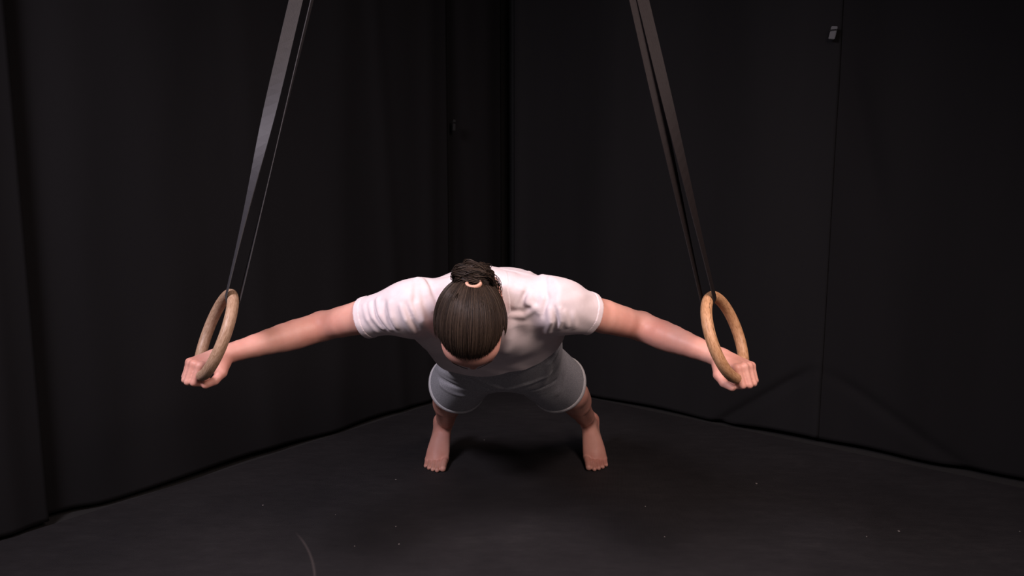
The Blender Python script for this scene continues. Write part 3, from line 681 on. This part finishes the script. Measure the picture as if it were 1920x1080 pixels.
def sdisp(p, c, rad):
    q = p*np.float32(1.0)
    lowf = 0.0009*np.sin(q[:, 0]*61+3*np.sin(q[:, 2]*40))*np.sin(q[:, 1]*47+q[:, 2]*53)
    return np.clip(fold_disp(p, fb, c, rad)+lowf, -0.0050, 0.014)
def f_shirt(p, c=None, rad=None):
    o = evalp(outer, p, c=c, rad=rad); i = evalp(inner, p, c=c, rad=rad)
    d = np.maximum(o-sdisp(p, c, rad), -i)
    return np.maximum(np.maximum(d, hem_cut(p)), -evalp(neck_hole, p))
vs, qs = surface_nets(lambda p, c, r: f_shirt(p, c, r), (-0.50, 1.52, 0.50), (0.42, 2.12, 1.05), 0.0022, smooth=3)
print('shirt', len(vs), len(qs))
shirt = P_obj('t_shirt', vs, qs, M_shirt)
# stitched sleeve hems and the collar rib
def f_hem(sl, end, S, E):
    u = nrm(E-S).astype(np.float32); L = np.linalg.norm(E-S); c1 = (S+u*L*end).astype(np.float32)
    def f(p, c, rad):
        t = (p-c1)@u
        d = np.maximum(sl.fn(p)-0.0016-sdisp(p, c, rad), -evalp(inner, p, c=c, rad=rad))
        return np.maximum(d, np.maximum(t-0.0015, -(t+0.017))).astype(np.float32)
    return f
for S_, E_, en_ in ((SL, EL, ENDL), (SR, ER, ENDR)):
    c1 = S_+(E_-S_)*en_; v_, q_ = surface_nets(f_hem(sleeve(S_, E_, en_, 0.0, 0.02), en_, S_, E_), c1-0.09, c1+0.09, 0.0022, smooth=2)
    P_obj('sleeve_hem', v_, q_, M_rib, shirt)
def f_collar(p, c, rad):
    n = evalp(neck_hole, p)
    return np.maximum(np.maximum(evalp(outer, p, c=c, rad=rad)-0.0018-sdisp(p, c, rad), -evalp(inner, p, c=c, rad=rad)), np.maximum(n-0.016, -n-0.001))
v_, q_ = surface_nets(f_collar, shc-0.16, shc+0.16, 0.0022, smooth=2)
P_obj('collar', v_, q_, M_rib, shirt)

# ---------------------------------------------------------------- shorts
def leg_open(hip, kn): return nrm(kn-hip)
def shorts_prims(g, ext):
    tt_ = [-0.16, 0.0, 0.2, tpar(waist), tpar(waist)+0.20+ext*0.8]
    cvv = np.interp(tt_, ts_t, cv_t); cww = np.interp(tt_, ts_t, cw_t)
    out = [loft(hipc, shc, X3, tt_, [0.158, 0.178, 0.188, 0.184, 0.172], [0.095, 0.116, 0.116, 0.112, 0.106], cvv, cww, n=2.4, k=0.03, grow=g),
           ell(hipL+tw*0.05, np.stack([tv, tu, tw]), (0.10+g, 0.11+g, 0.10+g), 0.04), ell(hipR+tw*0.05, np.stack([tv, tu, tw]), (0.10+g, 0.11+g, 0.10+g), 0.04)]
    for h_, k_ in ((hipL, knL), (hipR, knR)):
        out.append(loft(h_, k_, X3, [-0.05, 0.3, SH_END+ext*1.5], [0.092, 0.098, 0.100], [0.098, 0.102, 0.101], n=2.1, k=0.035, grow=g))
    return out
SH_END = 0.69
sh_o = shorts_prims(0.0, 0.0); sh_i = shorts_prims(-0.0105, 0.10)
short_specs = [([(818, 690), (870, 712), (935, 738)], 0.0090, 0.0095), ([(822, 708), (870, 728), (915, 744)], -0.0090, 0.0095), ([(826, 722), (870, 742), (910, 752)], 0.0072, 0.0095),
               ([(880, 700), (910, 716), (940, 728)], 0.0108, 0.0076), ([(870, 706), (905, 724), (938, 735)], -0.0090, 0.0066), ([(1030, 700), (985, 720), (950, 730)], 0.0090, 0.0095), ([(1040, 715), (990, 734), (950, 740)], -0.0072, 0.0095),
               ([(943, 700), (945, 742)], -0.0072, 0.0057), ([(1050, 640), (1030, 680), (1020, 720)], 0.0072, 0.0114), ([(1068, 650), (1055, 690), (1045, 740)], 0.0054, 0.0095)]
fsr = folds_from(lambda p: evalp(sh_o, p), short_specs)
def f_short(p, c=None, rad=None):
    disp = fold_disp(p, fsr, c, rad)
    return np.maximum(evalp(sh_o, p, c=c, rad=rad)-np.clip(disp, -0.0065, 0.014), -evalp(sh_i, p, c=c, rad=rad))
v2, q2 = surface_nets(lambda p, c, r: f_short(p, c, r), (-0.40, 1.80, 0.20), (0.40, 2.62, 0.95), 0.0027, smooth=2)
print('shorts', len(v2), len(q2))
shorts = P_obj('shorts', v2, q2, M_short)
# rolled cuffs
for h_, k_ in ((hipL, knL), (hipR, knR)):
    u = nrm(k_-h_); L = np.linalg.norm(k_-h_); v = nrm(X3-np.dot(X3, u)*u); w_ = np.cross(u, v)
    c = h_+u*L*(SH_END-0.012); vv = []; nu, nv = 80, 10
    for i in range(nu):
        a = 2*math.pi*i/nu
        e = 2.0/2.1; x = abs(math.cos(a))**e*math.copysign(1, math.cos(a))*0.0985; y = abs(math.sin(a))**e*math.copysign(1, math.sin(a))*0.0995
        rad_ = nrm(v*x+w_*y)
        for j in range(nv):
            b = 2*math.pi*j/nv; vv.append(c+v*x+w_*y+rad_*math.cos(b)*0.0062+u*math.sin(b)*0.011)
    idx = np.arange(nu*nv).reshape(nu, nv)
    q = np.stack([idx, np.roll(idx, -1, 0), np.roll(np.roll(idx, -1, 0), -1, 1), np.roll(idx, -1, 1)], -1).reshape(-1, 4)
    P_obj('cuff', np.array(vv), q, M_cuff, shorts)

# drawstring hanging from the waistband
fs_ = lambda p: evalp(sh_o, p)
d0 = trace(fs_, 938, 734); d1 = trace(fs_, 942, 744)
if d0 is not None and d1 is not None:
    dn = nrm(-tw-tu*0.1); pts = np.array([d0-tw*0.004, (d0+d1)/2-tw*0.006, d1-tw*0.006, d1-tw*0.008+Z3*-0.016, d1-tw*0.008+Z3*-0.032+X3*0.003])
    tq = np.linspace(0, 4, 22); cu = np.stack([np.interp(tq, range(5), pts[:, a]) for a in range(3)], 1)
    nv = 8; tg = np.gradient(cu, axis=0); vv = []
    for p_, t_ in zip(cu, tg):
        a_ = nrm(np.cross(t_, Y3 := np.array([0.1, 1, 0.05]))); b_ = nrm(np.cross(t_, a_))
        for j in range(nv): vv.append(p_+0.0022*(a_*math.cos(6.2832*j/nv)+b_*math.sin(6.2832*j/nv)))
    fc = [[i*nv+j, i*nv+(j+1) % nv, (i+1)*nv+(j+1) % nv, (i+1)*nv+j] for i in range(len(cu)-1) for j in range(nv)]
    P_obj('drawstring', np.array(vv), fc, M_cord, shorts)
# ---------------------------------------------------------------- hair
def hair_f(p, c=None, rad=None):
    q = (p-Hc.astype(np.float32))@HAX.T.astype(np.float32)
    x, f_, u_ = q[:, 0], q[:, 1], q[:, 2]
    r = np.array([0.0815, 0.1025, 0.0945], np.float32); qq = np.stack([x, f_+0.006, u_-0.020], 1)
    a = np.sqrt(((qq/r)**2).sum(1)); b = np.sqrt(((qq/(r*r))**2).sum(1))+1e-9; d = a*(a-1)/b
    # hairline: keep above / behind a bent surface
    line = f_ - (0.066 + 0.55*np.minimum(u_-0.075, 0.03) - 16.0*np.maximum(np.abs(x)-0.004, 0)**2)
    nape = -(u_+0.075) + 0.0*x
    cut = np.maximum(line*0.8, np.maximum(nape, -1))
    th = np.arctan2(x, u_+0.02*0); disp = 0.0006*np.sin(x*330+6*np.sin(f_*40))
    k = 0.012; aa, bb = d-disp, cut; h = np.maximum(k-np.abs(aa-bb), 0)/k
    return (np.maximum(aa, bb)+h*h*k*0.25).astype(np.float32)
ext_ = 0.16
v3, q3 = surface_nets(lambda p, c, r: hair_f(p), Hc-ext_, Hc+ext_, 0.0022, smooth=1)
hair = P_obj('hair', v3, q3, M_hair)
rng = np.random.RandomState(5)
def tubes(curves, rad, sides=3):
    V, Q, base_ = [], [], 0
    for c in curves:
        n = len(c); t = np.gradient(c, axis=0); t /= np.linalg.norm(t, axis=1)[:, None]+1e-9
        ref = np.array([0.31, 0.52, 0.79]); a = np.cross(t, ref); a /= np.linalg.norm(a, axis=1)[:, None]+1e-9; b = np.cross(t, a)
        taper = np.minimum(1, np.minimum(np.arange(n)+0.6, n-np.arange(n)-0.4)/2.0)[:, None]*rad
        for j in range(sides):
            an = 2*math.pi*j/sides; V.append(c+(a*math.cos(an)+b*math.sin(an))*taper)
        i = np.arange(n-1)
        for j in range(sides):
            k = (j+1) % sides; Q.append(np.stack([base_+j*n+i, base_+j*n+i+1, base_+k*n+i+1, base_+k*n+i], 1))
        base_ += n*sides
    return np.concatenate(V), np.concatenate(Q), np.concatenate([np.full(len(c)*sides, x) for c, x in zip(curves, rng.rand(len(curves)))])
tie_c = HD(0.008, -0.100, 0.030)
cv_ = []
bdir = nrm(np.array([0.10, -0.95, 0.10]))
rad_h = np.array([0.0845, 0.1055, 0.0975]); cen_h = np.array([0, -0.006, 0.020])
for i in range(5200):
    s = rng.rand()
    if s < 0.6:                       # from the front hairline
        x = (rng.rand()*2-1)*0.92; d0 = np.array([x, 0.68-0.62*x*x, 0.62-0.15*abs(x)])
    else:                             # from the temples and sides
        sg = 1 if rng.rand() < 0.5 else -1; d0 = np.array([sg*0.95, 0.35-0.9*rng.rand(), 0.35-0.9*rng.rand()])
    d0 = nrm(d0+rng.randn(3)*0.03); om = math.acos(np.clip(d0@bdir, -0.999, 0.999)); t = np.linspace(0.10*rng.rand(), 0.98, 16)
    dd = (np.sin((1-t)*om)[:, None]*d0+np.sin(t*om)[:, None]*bdir)/math.sin(om)
    lift = 1.0+0.010*rng.rand()+0.006*np.sin(t*math.pi)[:, None]*rng.rand()
    wv_ = (0.0012*np.sin(t*(5+4*rng.rand())+rng.rand()*6.28)[:, None]*nrm(np.cross(d0, bdir)))*(rng.rand() < 0.6)
    loc_ = cen_h+dd*rad_h*lift+rng.randn(3)*0.0004+wv_
    cv_.append(Hc+loc_@HAX)
V_, Q_, T_ = tubes(cv_, 0.00065)
st = P_obj('strands', V_, Q_, M_strand, hair, T_); st['kind'] = 'stuff'
# bun: coils of strands around the knot
BC = HD(0.010, -0.110, 0.036); brx, bry, brz = 0.050, 0.038, 0.036
cv_ = []
for i in range(44):                  # thick wavy locks wound round the knot, each a bundle of strands
    ph = rng.rand()*6.28; t = np.linspace(0, 1, 24); turn = (1.4+1.8*rng.rand())*(1 if rng.rand() < 0.85 else -1)
    axt = nrm(np.array([rng.randn()*0.35, 1.0, 0.4+rng.randn()*0.35])); e1 = nrm(np.cross(axt, [0.3, 0.1, 1])); e2 = np.cross(axt, e1); hgt = (rng.rand()*2-1)*0.75
    th = ph+t*turn; ring_ = math.sqrt(1-hgt*hgt)*(0.95+0.07*np.sin(t*5+rng.rand()*6))
    ctr = (np.cos(th)*ring_)[:, None]*e1+(np.sin(th)*ring_)[:, None]*e2+(hgt+0.16*np.sin(t*3.1+rng.rand()*6))[:, None]*axt
    ctr = ctr*np.array([brx, bry, brz])*0.93; lr = 0.0045+0.002*rng.rand(); env = np.sin(np.clip(t*0.9+0.08, 0, 1)*math.pi)[:, None]**0.5
    for k in range(48):
        o_ = rng.randn(3)*lr*0.5; cv_.append(BC+(ctr+o_*env)@HAX)
for i in range(0):                  # loose curls
    a0 = 3.3+rng.rand()*2.7; c0 = np.array([math.cos(a0)*brx*0.7, -0.022-rng.rand()*0.008, math.sin(a0)*brz*0.7]); t = np.linspace(0, 1, 20)
    dr = nrm(c0+np.array([rng.randn()*0.02, -0.02+rng.randn()*0.01, rng.randn()*0.02])); sd = nrm(np.cross(dr, [0.2, 1, 0.4])); sd2 = np.cross(dr, sd); cr_ = 0.003+0.003*rng.rand()
    p = c0+dr*0.008*t[:, None]+cr_*(np.sin(t*5.5)[:, None]*sd+(1-np.cos(t*5.5))[:, None]*sd2)
    cv_.append(BC+p@HAX)
for i in range(70):                  # a looser curl hanging beside the knot
    c0 = np.array([0.045, -0.085, -0.005])+rng.randn(3)*0.006; t = np.linspace(0, 1, 20); cr_ = 0.009+0.004*rng.rand(); ph = rng.rand()*2
    p = c0+np.stack([0.010*t+cr_*np.cos(t*7+ph)*0.8, 0.035*t-0.02+cr_*np.sin(t*7+ph), -0.03*t+0.01*rng.randn()*t], 1)
    cv_.append(Hc+p@HAX)
V_, Q_, T_ = tubes(cv_, 0.0008)
bn = P_obj('bun_strands', V_, Q_, M_strand, hair, T_); bn['kind'] = 'stuff'
def bunf(p):
    q = (p-BC.astype(np.float32))@HAX.T.astype(np.float32); r = np.array([brx*0.88, bry*0.88, brz*0.88], np.float32)
    a = np.sqrt(((q/r)**2).sum(1)); b = np.sqrt(((q/(r*r))**2).sum(1))+1e-9
    d = a*(a-1)/b; an = np.arctan2(q[:, 2], q[:, 0]); return (d+0.003*np.sin(an*5+q[:, 1]*120)).astype(np.float32)
v4, q4 = surface_nets(lambda p, c, r: bunf(p), BC-0.06, BC+0.06, 0.0025, smooth=1)
P_obj('bun', v4, q4, M_hair, hair)
# eyebrows
for sg in (-1, 1):
    cv_ = []
    for i in range(130):
        t = rng.rand(); c0 = np.array([sg*(0.010+0.032*t), 0.1045-0.0125*t-0.003*t*t, 0.012+0.004*math.sin(t*2.6)+(rng.rand()-0.5)*0.005*(1.1-t)])
        L_ = 0.006+0.004*rng.rand(); q_ = np.linspace(0, 1, 5)[:, None]
        cv_.append(Hc+(c0+q_*L_*np.array([sg*0.9, -0.30, 0.25-0.5*t])+np.array([0, 0.0008, 0]))@HAX)
    V_, Q_, T_ = tubes(cv_, 0.00035)
    P_obj('eyebrow', V_, Q_, M_strand, person, T_)
# hair tie: an elastic band where the bun leaves the head
nu, nv = 40, 10; vv = []
tn = nrm(-hf*0.75+hu*0.62); t1 = hx; t2 = np.cross(tn, t1); tc = HD(0.012, -0.097, 0.068)
for i in range(nu):
    a = 2*math.pi*i/nu; rd = t1*math.cos(a)*0.015+t2*math.sin(a)*0.011
    for j in range(nv):
        b = 2*math.pi*j/nv; vv.append(tc+rd+nrm(rd)*math.cos(b)*0.0045+tn*math.sin(b)*0.0055)
idx = np.arange(nu*nv).reshape(nu, nv)
q = np.stack([idx, np.roll(idx, -1, 0), np.roll(np.roll(idx, -1, 0), -1, 1), np.roll(idx, -1, 1)], -1).reshape(-1, 4)
ht = P_obj('hair_tie', np.array(vv), q, M_tie, hair)

# ---------------------------------------------------------------- crumbs on the mat
crumbs = [(1685, 997, 6, 4), (1625, 1007, 3, 3), (748, 1021, 4, 3), (742, 988, 3, 3), (665, 1025, 3, 3), (629, 966, 2, 3), (908, 826, 3, 2.5), (1246, 1007, 3, 2), (1210, 950, 3, 2), (493, 948, 4, 2), (1418, 907, 5, 2), (1912, 997, 3, 2), (742, 900, 4, 2)]
for i, (px, py, a, b) in enumerate(crumbs):
    c = F(px, py); k = c[1]/FPX
    bm = bmesh.new(); bmesh.ops.create_icosphere(bm, subdivisions=1, radius=1.0); rs = np.random.RandomState(i)
    for v in bm.verts: v.co = Vector((v.co.x*a*k*0.5*(0.7+0.6*rs.rand()), v.co.y*a*k*0.5*(0.7+0.6*rs.rand()), (v.co.z+0.8)*b*k*0.35*(0.8+0.4*rs.rand())))
    mz = min(v.co.z for v in bm.verts)
    for v in bm.verts: v.co.z -= mz
    o = bm_obj('crumb', bm, M_crumb); o.location = (c[0], c[1], 0.0)
    tag(o, 'tiny pale crumb lying on the black rubber mat', 'crumb', 'pale crumbs scattered on the rubber mat')
